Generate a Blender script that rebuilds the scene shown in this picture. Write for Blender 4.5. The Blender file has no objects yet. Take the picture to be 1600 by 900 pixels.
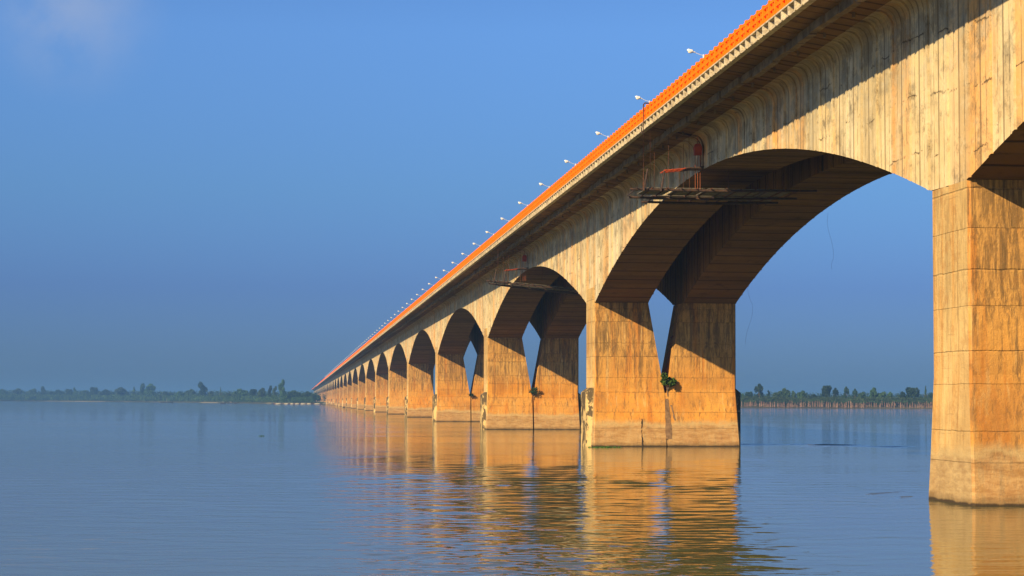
import bpy, math, random
from mathutils import Vector, noise as mnoise
R = math.radians
rnd = random.Random(7)
scene = bpy.context.scene
col = scene.collection

# ------------------------------------------------------------------ helpers
class MB:
    """collects faces; build() links them as ONE mesh object"""
    def __init__(self): self.v = []; self.f = []; self.m = []
    def poly(self, pts, m=0):
        n = len(self.v); self.v += [tuple(p) for p in pts]; self.f.append(tuple(range(n, n+len(pts)))); self.m.append(m)
    def box(self, x0, y0, z0, x1, y1, z1, m=0):
        n = len(self.v)
        self.v += [(x0,y0,z0),(x1,y0,z0),(x1,y1,z0),(x0,y1,z0),(x0,y0,z1),(x1,y0,z1),(x1,y1,z1),(x0,y1,z1)]
        for q in ((0,3,2,1),(4,5,6,7),(0,1,5,4),(1,2,6,5),(2,3,7,6),(3,0,4,7)):
            self.f.append(tuple(n+i for i in q)); self.m.append(m)
    def loft(self, rings, m=0, caps=True):
        n = len(self.v); k = len(rings[0])
        for r in rings: self.v += [tuple(p) for p in r]
        for i in range(len(rings)-1):
            for j in range(k):
                a = n+i*k+j; b = n+i*k+(j+1) % k
                self.f.append((a, b, b+k, a+k)); self.m.append(m)
        if caps:
            self.f.append(tuple(n+j for j in reversed(range(k)))); self.m.append(m)
            self.f.append(tuple(n+(len(rings)-1)*k+j for j in range(k))); self.m.append(m)
    def tube(self, pts, r, n=8, m=0, r1=None):
        pts = [Vector(p) for p in pts]; rings = []
        for i, p in enumerate(pts):
            d = (pts[min(i+1, len(pts)-1)] - pts[max(i-1, 0)]).normalized()
            a = d.cross(Vector((0, 0, 1)))
            if a.length < 1e-3: a = d.cross(Vector((1, 0, 0)))
            a.normalize(); b = d.cross(a)
            rr = r if r1 is None else r + (r1-r)*i/(len(pts)-1)
            rings.append([p + a*math.cos(t)*rr + b*math.sin(t)*rr for t in [2*math.pi*j/n for j in range(n)]])
        self.loft(rings, m)
    def blob(self, c, r, nu=10, nv=6, jit=0.0, m=0):
        rings = []
        for i in range(1, nv):
            th = math.pi*i/nv
            rings.append([(c[0]+r[0]*math.sin(th)*math.cos(p)*(1+rnd.uniform(-jit, jit)), c[1]+r[1]*math.sin(th)*math.sin(p)*(1+rnd.uniform(-jit, jit)),
                           c[2]-r[2]*math.cos(th)) for p in [2*math.pi*j/nu for j in range(nu)]])
        self.loft(rings, m)
    def leaf(self, c, s, m=0):
        a = Vector((rnd.gauss(0,1), rnd.gauss(0,1), rnd.gauss(0,.7))).normalized()
        b = a.cross(Vector((rnd.gauss(0,1), rnd.gauss(0,1), rnd.gauss(0,1)))).normalized()
        c = Vector(c); w = s*rnd.uniform(.35, .6)
        self.poly([c-a*s*.9, c-b*w, c+a*s*.9, c+b*w], m)
    def mesh(self, name, mats):
        me = bpy.data.meshes.new(name); me.from_pydata(self.v, [], self.f)
        for mt in (mats if isinstance(mats, (list, tuple)) else [mats]): me.materials.append(mt)
        me.polygons.foreach_set('material_index', self.m); me.update()
        return me
    def build(self, name, mats, parent=None, loc=(0, 0, 0), rz=0):
        return link(name, self.mesh(name, mats), parent, loc, rz)

def link(name, me, parent=None, loc=(0, 0, 0), rz=0, sc=None):
    o = bpy.data.objects.new(name, me); col.objects.link(o)
    o.location = loc; o.rotation_euler = (0, 0, rz)
    if sc: o.scale = sc
    if parent: o.parent = parent
    return o
def tag(o, label=None, cat=None, group=None, kind=None):
    for k, v in (('label', label), ('category', cat), ('group', group), ('kind', kind)):
        if v: o[k] = v
    return o
def empty(name, loc=(0, 0, 0), rz=0):
    return link(name, None, None, loc, rz)
def copy_tree(o, parent=None):
    c = o.copy(); col.objects.link(c); c.parent = parent
    for ch in list(o.children): copy_tree(ch, c)
    return c

# ------------------------------------------------------------------ materials
class NT:
    def __init__(self, nt): self.nt = nt; self.N = nt.nodes; self.L = nt.links
    def node(self, t, **k):
        n = self.N.new(t)
        for a, b in k.items(): setattr(n, a, b)
        return n
    def set(self, sock, v):
        if isinstance(v, bpy.types.NodeSocket): self.L.new(v, sock)
        else: sock.default_value = v
    def math(self, op, a, b=0.0, c=0.0, clamp=False):
        n = self.node('ShaderNodeMath', operation=op); n.use_clamp = clamp
        self.set(n.inputs[0], a); self.set(n.inputs[1], b); self.set(n.inputs[2], c); return n.outputs[0]
    def vmath(self, op, a, b=(0, 0, 0)):
        n = self.node('ShaderNodeVectorMath', operation=op); self.set(n.inputs[0], a); self.set(n.inputs[1], b)
        return n.outputs['Value'] if op in ('DOT_PRODUCT', 'LENGTH', 'DISTANCE') else n.outputs[0]
    def noise(self, vec, scale, detail=4, rough=.55, dim='3D'):
        n = self.node('ShaderNodeTexNoise', noise_dimensions=dim); self.set(n.inputs['Vector'], vec)
        n.inputs['Scale'].default_value = scale; n.inputs['Detail'].default_value = detail; n.inputs['Roughness'].default_value = rough
        return n.outputs['Fac']
    def white(self, w):
        n = self.node('ShaderNodeTexWhiteNoise', noise_dimensions='1D'); self.set(n.inputs['W'], w); return n.outputs['Value']
    def comb(self, x, y, z):
        n = self.node('ShaderNodeCombineXYZ')
        for i, v in enumerate((x, y, z)): self.set(n.inputs[i], v)
        return n.outputs[0]
    def sep(self, v):
        n = self.node('ShaderNodeSeparateXYZ'); self.set(n.inputs[0], v); return n.outputs
    def step(self, v, lo, hi):     # smoothstep lo..hi -> 0..1 (also falling)
        n = self.node('ShaderNodeMapRange', interpolation_type='SMOOTHSTEP')
        self.set(n.inputs['Value'], v); self.set(n.inputs['From Min'], lo); self.set(n.inputs['From Max'], hi); return n.outputs[0]
    def mix(self, f, a, b, mode='MIX'):
        n = self.node('ShaderNodeMix', data_type='RGBA', blend_type=mode)
        self.set(n.inputs[0], f); self.set(n.inputs[6], a); self.set(n.inputs[7], b); return n.outputs[2]
def rgb(*c): return (c[0], c[1], c[2], 1.0)
def newmat(name, rough=.8, spec=.3):
    m = bpy.data.materials.new(name); m.use_nodes = True
    t = NT(m.node_tree); b = m.node_tree.nodes['Principled BSDF']
    b.inputs['Roughness'].default_value = rough; b.inputs['Specular IOR Level'].default_value = spec
    return m, t, b
def pos(t): return t.node('ShaderNodeNewGeometry').outputs['Position']
def bump(t, b, h, dist=.02, strength=1.0):
    n = t.node('ShaderNodeBump'); n.inputs['Distance'].default_value = dist; n.inputs['Strength'].default_value = strength
    t.set(n.inputs['Height'], h); t.L.new(n.outputs[0], b.inputs['Normal'])

def line_mask(t, u, period, width, wob=0.0, ph=0.0):
    """thin line every period, returns 1 on the line"""
    f = t.math('FRACT', t.math('ADD', t.math('DIVIDE', t.math('ADD', u, wob), period), ph))
    d = t.math('ABSOLUTE', t.math('SUBTRACT', f, .5))
    return t.step(d, .5-width/period*.5*1.6, .5-width/period*.15)

def local(t): return t.node('ShaderNodeTexCoord').outputs['Object']
def girder_material(name):
    m, t, b = newmat(name, .88, .2)
    P = pos(t); x, y, z = t.sep(P); lx, ly, lz = t.sep(local(t))
    seg = t.math('FLOOR', t.math('DIVIDE', ly, 3.0265)); cell = t.math('ADD', seg, t.math('MULTIPLY', t.math('FLOOR', t.math('DIVIDE', y, 60.0)), 31.7))
    half = t.math('ADD', t.math('FLOOR', t.math('DIVIDE', ly, 1.51325)), t.math('MULTIPLY', t.math('FLOOR', t.math('DIVIDE', y, 60.0)), 17.3))
    w1 = t.white(cell); w2 = t.white(t.math('ADD', half, 57.3)); w3 = t.white(t.math('ADD', half, 211.9))
    c = t.mix(t.step(t.noise(P, .25, 6, .65), .3, .7), rgb(.56, .43, .22), rgb(.74, .60, .35))
    c = t.mix(t.math('MULTIPLY', t.step(w1, .55, .9), .75), c, rgb(.68, .34, .085))       # ruddy segments
    c = t.mix(t.math('MULTIPLY', t.step(w2, .4, 1), .6), c, rgb(.62, .57, .42))       # pale grey-green strips
    c = t.mix(t.math('MULTIPLY', t.step(w3, .5, 1), .5), c, rgb(.38, .31, .18))
    u = t.comb(t.math('MULTIPLY', x, .7), t.math('MULTIPLY', y, .7), t.math('MULTIPLY', z, .05))
    c = t.mix(t.math('MULTIPLY', t.step(t.noise(u, .45, 3), .52, .72), .7), c, rgb(.64, .28, .06))
    u2 = t.comb(t.math('MULTIPLY', x, 2.2), t.math('MULTIPLY', y, 2.2), t.math('MULTIPLY', z, .22))
    c = t.mix(t.math('MULTIPLY', t.step(t.noise(u2, .5, 3, .6), .50, .70), .4), c, rgb(.24, .165, .08))
    c = t.mix(t.math('MULTIPLY', t.step(t.noise(P, .6, 8, .75), .50, .66), .5), c, rgb(.68, .58, .38))
    # lichen, thickest under the slab
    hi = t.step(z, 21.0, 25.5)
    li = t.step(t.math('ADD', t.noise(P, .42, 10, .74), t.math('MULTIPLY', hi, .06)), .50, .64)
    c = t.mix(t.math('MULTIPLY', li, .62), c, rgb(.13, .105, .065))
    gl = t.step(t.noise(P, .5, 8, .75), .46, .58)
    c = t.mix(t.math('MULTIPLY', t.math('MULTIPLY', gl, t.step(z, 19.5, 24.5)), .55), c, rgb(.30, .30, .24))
    c = t.mix(t.math('MULTIPLY', t.step(z, 25.3, 26.2), .45), c, rgb(.26, .17, .085))  # evenly browner along the fillet, up to the slab
    # ragged near-horizontal pour cracks, offset from segment to segment
    wob = t.math('MULTIPLY', t.math('SUBTRACT', t.noise(P, .5, 8, .75), .5), 1.1)
    zz = t.math('ADD', t.math('ADD', z, wob), t.math('MULTIPLY', w1, 1.5))
    cm = t.step(t.noise(P, .38, 5, .7), .49, .57)
    cr = t.math('MULTIPLY', line_mask(t, zz, 3.1, .065), cm)
    c = t.mix(t.math('MULTIPLY', cr, .85), c, rgb(.10, .07, .04))
    blot = t.math('MULTIPLY', t.step(t.noise(P, .55, 10, .80), .53, .62), t.step(t.noise(P, .22, 4, .6), .40, .55))
    c = t.mix(t.math('MULTIPLY', blot, .6), c, rgb(.10, .075, .045))
    c = t.mix(t.math('MULTIPLY', t.step(t.noise(P, .16, 5, .7), .5, .68), .4), c, rgb(.33, .26, .15))
    # form-board joints
    wv = t.math('MULTIPLY', t.noise(P, .8, 3), .05)
    l0 = line_mask(t, ly, 3.0265, .20, wv, .5)
    l1 = t.math('MULTIPLY', line_mask(t, ly, 1.51325, .06, wv, .5), t.step(t.noise(P, .45, 5, .75), .38, .55))
    l2 = t.math('MULTIPLY', line_mask(t, ly, .3363, .03, wv, .5), t.step(t.noise(P, .6, 4, .7), .46, .66))
    c = t.mix(t.math('MULTIPLY', t.math('MULTIPLY', l0, t.step(t.noise(u2, .9, 4), .25, .5)), .75), c, rgb(.13, .09, .05))
    c = t.mix(t.math('MULTIPLY', l1, .75), c, rgb(.14, .10, .055))
    c = t.mix(t.math('MULTIPLY', l2, .05), c, rgb(.2, .14, .08))
    t.L.new(c, b.inputs['Base Color'])
    h = t.math('ADD', t.math('MULTIPLY', t.noise(P, 3, 9, .72), 1.1), t.math('MULTIPLY', t.math('ADD', l1, cr), -1.3))
    h = t.math('ADD', h, t.math('MULTIPLY', w2, .8))
    bump(t, b, h, .035)
    return m

def soffit_material(name):  # stained concrete, its base colour also darkened to deepen the shade
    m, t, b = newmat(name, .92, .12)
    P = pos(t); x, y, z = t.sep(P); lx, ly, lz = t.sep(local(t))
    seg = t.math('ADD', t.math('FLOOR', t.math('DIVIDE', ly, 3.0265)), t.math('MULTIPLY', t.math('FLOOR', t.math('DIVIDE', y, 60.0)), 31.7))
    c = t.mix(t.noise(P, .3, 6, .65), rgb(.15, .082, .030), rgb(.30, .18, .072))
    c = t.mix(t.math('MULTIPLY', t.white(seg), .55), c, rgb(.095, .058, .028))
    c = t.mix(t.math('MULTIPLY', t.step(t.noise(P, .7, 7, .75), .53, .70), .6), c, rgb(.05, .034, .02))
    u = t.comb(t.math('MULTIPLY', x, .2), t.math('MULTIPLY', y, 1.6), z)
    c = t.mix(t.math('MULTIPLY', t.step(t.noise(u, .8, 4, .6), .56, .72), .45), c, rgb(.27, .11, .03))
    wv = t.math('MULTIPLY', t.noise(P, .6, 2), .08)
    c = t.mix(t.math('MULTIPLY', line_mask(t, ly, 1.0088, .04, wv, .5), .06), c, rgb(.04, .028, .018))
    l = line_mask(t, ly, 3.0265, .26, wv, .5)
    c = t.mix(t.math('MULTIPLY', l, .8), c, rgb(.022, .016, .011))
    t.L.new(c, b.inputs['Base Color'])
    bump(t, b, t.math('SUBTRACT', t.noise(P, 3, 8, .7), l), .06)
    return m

def pier_material(name, side=False):
    m, t, b = newmat(name, .88, .2)
    P = pos(t); x, y, z = t.sep(P)
    zr = z; z = t.math('ADD', z, t.math('MULTIPLY', t.math('SINE', t.math('ADD', t.math('MULTIPLY', z, 1.7), t.math('MULTIPLY', t.math('FLOOR', t.math('DIVIDE', y, 60.0)), 2.1))), .28))
    lift = t.math('FLOOR', t.math('DIVIDE', z, 1.93)); wl = t.white(t.math('ADD', lift, t.math('MULTIPLY', t.math('FLOOR', t.math('DIVIDE', y, 60.0)), 13.1)))
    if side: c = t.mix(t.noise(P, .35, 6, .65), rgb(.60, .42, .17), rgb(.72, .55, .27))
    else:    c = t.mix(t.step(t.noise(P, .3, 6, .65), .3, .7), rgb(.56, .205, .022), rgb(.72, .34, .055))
    c = t.mix(t.math('MULTIPLY', wl, .35), c, rgb(.55, .34, .12))
    up = t.step(z, 5.5, 12.0)
    c = t.mix(t.math('MULTIPLY', up, .5), c, rgb(.46, .30, .11))
    u = t.comb(x, y, t.math('MULTIPLY', z, .07))
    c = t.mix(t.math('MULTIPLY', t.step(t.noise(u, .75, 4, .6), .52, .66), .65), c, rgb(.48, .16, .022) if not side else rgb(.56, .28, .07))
    c = t.mix(t.math('MULTIPLY', t.step(t.noise(u, 2.6, 5, .65), .54, .70), .55), c, rgb(.68, .47, .20))
    # fine vertical washing of soot, per lift
    u3 = t.comb(t.math('MULTIPLY', x, 2.0), t.math('MULTIPLY', y, 2.0), t.math('ADD', t.math('MULTIPLY', z, .30), t.math('MULTIPLY', wl, 5.0)))
    k = t.step(t.math('ADD', t.noise(u3, 1.7, 8, .8), t.math('MULTIPLY', up, .07)), .515, .64)
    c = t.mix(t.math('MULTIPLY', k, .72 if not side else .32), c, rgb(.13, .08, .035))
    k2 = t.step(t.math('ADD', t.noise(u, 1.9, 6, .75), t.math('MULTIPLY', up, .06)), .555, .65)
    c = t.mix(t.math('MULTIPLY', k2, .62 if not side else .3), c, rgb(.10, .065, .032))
    c = t.mix(t.math('MULTIPLY', t.step(t.noise(P, .6, 8, .78), .50, .62), .42), c, rgb(.33, .155, .045))
    # lift joints and form panels
    wob = t.math('MULTIPLY', t.math('SUBTRACT', t.noise(P, .9, 5, .7), .5), .12)
    l = line_mask(t, z, 1.93, .05, wob)
    brk = t.step(t.noise(P, 1.1, 7, .8), .47, .60)
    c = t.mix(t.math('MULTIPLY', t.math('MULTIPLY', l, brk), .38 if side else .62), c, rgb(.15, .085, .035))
    lm = t.math('MULTIPLY', line_mask(t, z, .643, .03, wob, .2), t.step(t.noise(P, .5, 5, .7), .5, .62))
    c = t.mix(t.math('MULTIPLY', lm, .35), c, rgb(.18, .11, .05))
    uu = y if side else x
    l2 = t.math('MULTIPLY', line_mask(t, uu, 1.21, .045), t.step(t.noise(P, .45, 5, .7), .42, .58))
    c = t.mix(t.math('MULTIPLY', l2, .28), c, rgb(.17, .10, .05))
    big = t.noise(P, .13, 3, .6)
    c = t.mix(t.math('MULTIPLY', t.step(big, .5, .66), .38), c, rgb(.24, .115, .035))
    z = zr
    # old flood marks: a silt-washed foot, damp at the very bottom
    zw = t.math('ADD', z, t.math('MULTIPLY', t.math('SUBTRACT', t.noise(P, .5, 5, .65), .5), 1.5))
    silt = t.step(zw, 3.1, 2.3)
    sc = t.mix(t.step(t.noise(t.comb(t.math('MULTIPLY', x, .6), t.math('MULTIPLY', y, .6), t.math('MULTIPLY', z, 2.6)), 1.2, 8, .75), .35, .65), rgb(.24, .15, .07), rgb(.44, .31, .155))
    c = t.mix(t.math('MULTIPLY', silt, .72), c, sc)
    c = t.mix(t.math('MULTIPLY', t.math('MULTIPLY', t.step(zw, 2.2, 2.5), silt), .45), c, rgb(.55, .42, .20))
    c = t.mix(t.math('MULTIPLY', line_mask(t, t.math('ADD', z, wob), 30.0, .09, 0, .5-1.25/30), .55), c, rgb(.12, .075, .035))
    c = t.mix(t.math('MULTIPLY', t.step(t.math('ADD', z, t.math('MULTIPLY', t.noise(P, 1.2, 6, .7), .9)), 1.15, .6), .6), c, rgb(.13, .085, .038))
    c = t.mix(t.step(t.math('ADD', z, t.math('MULTIPLY', t.noise(P, 1.2, 3), .25)), .36, .24), c, rgb(.05, .035, .02))
    t.L.new(c, b.inputs['Base Color'])
    h = t.math('ADD', t.math('MULTIPLY', t.noise(P, 2.6, 9, .74), 1.2), t.math('MULTIPLY', l, -.6))
    bump(t, b, h, .06)
    return m

def plain(name, c1, c2, scale=2., rough=.8, bumpd=.01, spec=.3, metallic=0):
    m, t, b = newmat(name, rough, spec); P = pos(t)
    t.L.new(t.mix(t.step(t.noise(P, scale, 6, .65), .3, .7), rgb(*c1), rgb(*c2)), b.inputs['Base Color'])
    b.inputs['Metallic'].default_value = metallic
    bump(t, b, t.noise(P, scale*4, 5), bumpd); return m

def foliage(name, c1, c2, scale):
    m, t, b = newmat(name, .75, .2); P = pos(t)
    oi = t.node('ShaderNodeObjectInfo').outputs['Random']
    c = t.mix(t.step(t.noise(P, scale, 3), .35, .65), rgb(*c1), rgb(*c2))
    hs = t.node('ShaderNodeHueSaturation'); t.L.new(c, hs.inputs['Color'])
    t.L.new(t.math('ADD', .47, t.math('MULTIPLY', oi, .05)), hs.inputs['Hue'])
    t.L.new(t.math('ADD', .75, t.math('MULTIPLY', oi, .5)), hs.inputs['Value'])
    t.L.new(hs.outputs[0], b.inputs['Base Color']); return m

M = {}
M['web'] = girder_material('weathered_girder_concrete')
M['soffit'] = soffit_material('shade_darkened_concrete')
M['pier'] = pier_material('silt_stained_pier_concrete')
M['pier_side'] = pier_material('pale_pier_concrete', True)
M['slab_edge'] = plain('pale_bracket_concrete', (.28, .23, .16), (.60, .52, .37), 2.2, .88, .05)
M['asphalt'] = plain('asphalt', (.045, .045, .045), (.07, .07, .065), 3, .9)
M['orange'] = plain('orange_paint', (.80, .15, .0005), (.96, .20, .001), 1.7, .8, .006, .08)
m, t, b = newmat('lichen_blotched_concrete', .9, .15); P = pos(t); x, y, z = t.sep(P)
c = t.mix(t.noise(P, .5, 5), rgb(.48, .34, .14), rgb(.60, .44, .20))
c = t.mix(t.math('MULTIPLY', t.step(t.math('ADD', t.noise(t.comb(x, y, t.math('MULTIPLY', z, .6)), .8, 6, .7), t.math('MULTIPLY', t.step(z, 2, 6), .06)), .47, .52), .9), c, rgb(.045, .035, .025))
t.L.new(c, b.inputs['Base Color']); bump(t, b, t.noise(P, 3, 6), .05); M['ledge'] = m
M['patch'] = plain('mortar', (.13, .075, .04), (.26, .16, .085), 2, .9, .04)
M['dark'] = plain('dark_crack', (.02, .015, .01), (.06, .04, .025), 2, .95)
M['rust'] = plain('rusty_steel', (.16, .05, .02), (.34, .09, .03), 4, .7, .01)
M['dark_rust'] = plain('dark_rust', (.05, .025, .015), (.14, .05, .025), 4, .8, .01)
M['black_steel'] = plain('blackened_steel', (.03, .022, .018), (.09, .05, .035), 4, .6, .01)
M['plank'] = plain('grey_planks', (.09, .08, .07), (.20, .18, .15), 3, .85, .02)
M['red'] = plain('red_paint', (.26, .035, .01), (.42, .07, .015), 3, .7)
M['galv'] = plain('galvanised_steel', (.62, .62, .62), (.75, .75, .74), 5, .45, .003, .5)
M['lens'] = plain('lamp_glass', (.75, .70, .58), (.85, .80, .66), 5, .3, .002, .5)
M['leaf'] = foliage('dark_leaves', (.012, .034, .018), (.028, .064, .028), .12)
M['leaf2'] = foliage('light_leaves', (.030, .070, .028), (.055, .105, .038), .12)
M['bushleaf'] = foliage('bush_leaves', (.02, .075, .01), (.06, .15, .02), 3)
M['bark'] = plain('bark', (.10, .07, .05), (.2, .15, .1), 2)
M['pale_trunk'] = plain('pale_trunk', (.25, .13, .09), (.42, .28, .19), .4)
M['hull'] = plain('tarred_hull', (.02, .025, .035), (.05, .055, .07), 2)
M['hull_red'] = plain('brown_hull', (.10, .04, .035), (.16, .07, .05), 2)
M['sand'] = plain('dry_sand', (.33, .30, .21), (.44, .40, .29), .5)
M['white'] = plain('white_paint', (.75, .75, .72), (.85, .85, .82), 1)

# ground
m, t, b = newmat('river_bank', .95, .1); P = pos(t); x, y, z = t.sep(P)
c = t.mix(t.step(t.noise(P, .012, 5), .4, .6), rgb(.05, .075, .025), rgb(.10, .12, .045))
c = t.mix(t.math('MULTIPLY', t.step(z, 1.6, .9), .8), c, t.mix(t.step(t.noise(P, .003, 2), .52, .6), rgb(.07, .06, .04), rgb(.30, .25, .15)))
t.L.new(c, b.inputs['Base Color']); M['ground'] = m

# water
m, t, b = newmat('river_water', .035, .5); P = pos(t); x, y, z = t.sep(P)
b.inputs['IOR'].default_value = 1.333
t.L.new(t.mix(t.step(t.noise(P, .01, 3), .3, .7), rgb(.082, .088, .034), rgb(.10, .102, .042)), b.inputs['Base Color'])
pw = t.comb(t.math('MULTIPLY', x, .8), y, 0.0)
patch = t.step(t.noise(t.comb(t.math('MULTIPLY', x, .35), y, 0.0), .035, 3, .6), .36, .66)
band = t.step(t.noise(t.comb(t.math('MULTIPLY', x, .08), y, 3.0), .06, 2), .55, .7)
a1 = t.math('MULTIPLY', t.noise(pw, .75, 2, .5), t.math('ADD', .5, t.math('MULTIPLY', patch, .9)))
a2 = t.math('MULTIPLY', t.noise(pw, 2.0, 3, .55), t.math('ADD', .25, t.math('MULTIPLY', patch, .45)))
a3 = t.math('MULTIPLY', t.noise(pw, .12, 2, .5), .8)
h = t.math('ADD', t.math('ADD', a1, a2), a3)
near_ = t.step(t.vmath('DISTANCE', P, (-32.4, 0.0, 5.0)), 150.0, 420.0)
nb = t.node('ShaderNodeBump'); t.L.new(h, nb.inputs['Height']); nb.inputs['Distance'].default_value = 1.0
t.L.new(t.math('ADD', .022, t.math('MULTIPLY', near_, .09)), nb.inputs['Distance']); t.L.new(nb.outputs[0], b.inputs['Normal'])
M['water'] = m

# ------------------------------------------------------------------ camera (level of the eye 5 m above the river)
CAM = Vector((-32.4, 0, 5.0)); YAW = R(6.3098); PITCH = R(3.3638); ROLL = .004; F = 3000.
cd = bpy.data.cameras.new('camera'); cam = bpy.data.objects.new('camera', cd); col.objects.link(cam)
cd.sensor_width = 36; cd.lens = 36*F/1600; cd.clip_start = .5; cd.clip_end = 60000
f = Vector((math.sin(YAW)*math.cos(PITCH), math.cos(YAW)*math.cos(PITCH), math.sin(PITCH)))
r = Vector((math.cos(YAW), -math.sin(YAW), 0)); u = r.cross(f)
r2 = r*math.cos(ROLL)+u*math.sin(ROLL); u2 = -r*math.sin(ROLL)+u*math.cos(ROLL)
from mathutils import Matrix
mw = Matrix((r2, u2, -f)).transposed().to_4x4(); mw.translation = CAM
cam.matrix_world = mw
scene.camera = cam
FH = Vector((math.sin(YAW), math.cos(YAW), 0)); RH = r.copy()
def ground_at(px, dist):             # a bearing and a distance from the view point -> a point on the ground
    p = CAM + FH*dist + RH*((px-800)/F*dist); return Vector((p.x, p.y, 0))
def hor(px): return 623.1+.004*px
def height_at(px, py, dist): return 5.0+(hor(px)-py)/F*dist

# ------------------------------------------------------------------ bridge
W = 5.95; CX = 15.85
SP = 121.3
PIERS = [-28.2, 93.1, 212.3] + [212.3+SP*k for k in range(1, 34)]
ZC = 23.8; ZP = 15.9
def zs(y, lb, lf):
    L = lf if y > 0 else lb; a = abs(y)
    if a < 2.7: return ZP
    v = (L-a)/121.0
    z0 = ZC-35.6*v*v; v2 = (L-2.7)/121.0; zend = ZC-35.6*v2*v2
    return z0 + (ZP-zend)*max(0, 1-(a-2.7)/14)
FIL = []
for i in range(7):
    s = i/6; FIL.append(((1-s)**2*-.95+2*s*(1-s)*-.10+s*s*0, (1-s)**2*26.6+2*s*(1-s)*26.62+s*s*25.65))
def section(zsof, d=0.0, e=0.0):
    """counter-clockwise outline of the box girder; d cuts in (joints) or swells (negative)"""
    p = [(-4.46, 27.14+max(d, 0)*1.5)] + [(a+d*.8+e, b_+d) for a, b_ in FIL] + [(d+e, zsof+max(d, 0)*.3), (W-d, zsof+max(d, 0)*.3)]
    p += [(W-a-d*.8, b_+d) for a, b_ in reversed(FIL)] + [(7.85, 26.95), (7.85, 27.5), (-4.46, 27.5)]
    return p
def girder_mesh(lb, lf, mirror, jitter=1.0, fine=True):
    mb = MB(); n = 20; st = []
    lo, hi = -lb+.12, lf-.12
    ys = [lo+(0-lo)*i/n for i in range(n)] + [hi*i/n for i in range(n+1)]
    g = random.Random(3)
    for i, yj in enumerate(ys):
        e = g.uniform(-.012, .012)*jitter
        if i == 0: st += [(lo, -.10, 0), (lo+.45, -.10, 0), (lo+.46, .02, 0), (lo+.54, .02, 0), (lo+.55, 0, e)]
        elif i == len(ys)-1: st += [(hi-.55, 0, e0), (hi-.54, .02, 0), (hi-.46, .02, 0), (hi-.45, -.10, 0), (hi, -.10, 0)]
        elif fine: st += [(yj-.08, 0, e0), (yj-.05, .075, 0), (yj+.05, .075, 0), (yj+.06, -.055, e), (yj+.40, -.055, e), (yj+.43, 0, e)]
        else: st += [(yj, 0, 0)]
        e0 = e
    rings = []
    for (yy, d, e) in st:
        s = section(zs(yy, lb, lf), d, e if jitter else 0)
        rings.append([((CX-a) if mirror else a, yy, z_) for a, z_ in s])
    k = len(rings[0]); nv = 0
    for rr in rings: mb.v += rr
    nf = len(FIL)
    for i in range(len(rings)-1):
        for j in range(k):
            a = i*k+j; b_ = i*k+(j+1) % k
            q = (a, a+k, b_+k, b_) if not mirror else (a, b_, b_+k, a+k)
            mb.f.append(q)
            # j indexes edges: 0 slab underside, then fillet, web, soffit, web, fillet, slab underside, edge, top, edge
            if j == 0 or j == nf+1 or j == 2*nf+2 or (nf+2 <= j <= 2*nf+1): mi = 1  # undersides and inner web take the concrete with shade in its colour
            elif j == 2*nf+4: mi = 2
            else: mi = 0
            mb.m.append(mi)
    mb.f.append(tuple(range(k)) if not mirror else tuple(reversed(range(k)))); mb.m.append(1)
    q = tuple((len(rings)-1)*k+j for j in range(k)); mb.f.append(q if mirror else tuple(reversed(q))); mb.m.append(1)
    return mb
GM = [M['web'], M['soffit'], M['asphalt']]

def shaft_mesh(mirror):
    """one leaf of a pier, local y about its centre; the inner face leans in to form the V"""
    mb = MB(); X = (lambda a: CX-a) if mirror else (lambda a: a)
    def ring(z, x0, x1, y0, y1, ch=.12):
        p = [(x0+ch, y0), (x1, y0), (x1, y1), (x0+ch, y1), (x0, y1-ch), (x0, y0+ch)]
        return [(X(a), b_, z) for a, b_ in p]
    def xi(z): return min(7.80, 5.95+(16-z)*.183)
    rs = [ring(-6, -.5, 7.80, -4.1, 3.2), ring(0, -.27, 7.80, -3.75, 2.95), ring(2.6, -.16, 7.80, -3.3, 2.82)]
    rs += [ring(5.9, -.02, xi(5.9), -2.78, 2.75), ring(6.35, 0, xi(6.35), -2.72, 2.72)]
    for i in range(1, 6):
        z = 6.35+(15.9-6.35)*i/5; rs.append(ring(z, 0, xi(z), -2.72, 2.72))
    n = len(mb.v); k = 6
    for r_ in rs: mb.v += r_
    for i in range(len(rs)-1):
        for j in range(k):
            a = n+i*k+j; b_ = n+i*k+(j+1) % k
            mb.f.append((a, b_, b_+k, a+k) if not mirror else (a, a+k, b_+k, b_))
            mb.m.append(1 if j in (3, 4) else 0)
    top = tuple(n+(len(rs)-1)*k+j for j in range(k)); mb.f.append(top if not mirror else tuple(reversed(top))); mb.m.append(0)
    return mb

def ledge_mesh(mirror):
    mb = MB(); X = (lambda a: CX-a) if mirror else (lambda a: a)
    P_ = [(-.78, -1.55, -5), (-.05, -2.0, -5), (-.05, 2.6, -5), (-.78, 2.45, -5)]
    def lv(z, s): return [(X(a if a < -.5 else a), b_, z if a > -.5 else z-s) for a, b_, _ in P_]
    a = lv(-5, 0); b_ = lv(6.55, .55); c = [(p[0], p[1], p[2]) for p in b_]
    mb.loft([a, b_] if not mirror else [list(reversed(a)), list(reversed(b_))])
    return mb
def pilaster_mesh(mirror):
    mb = MB(); X = (lambda a, b_: (CX-b_, CX-a)) if mirror else (lambda a, b_: (a, b_))
    x0, x1 = X(-.14, .05); mb.box(x0, -2.0, 6.5, x1, 2.7, 17.6)
    return mb

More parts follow.
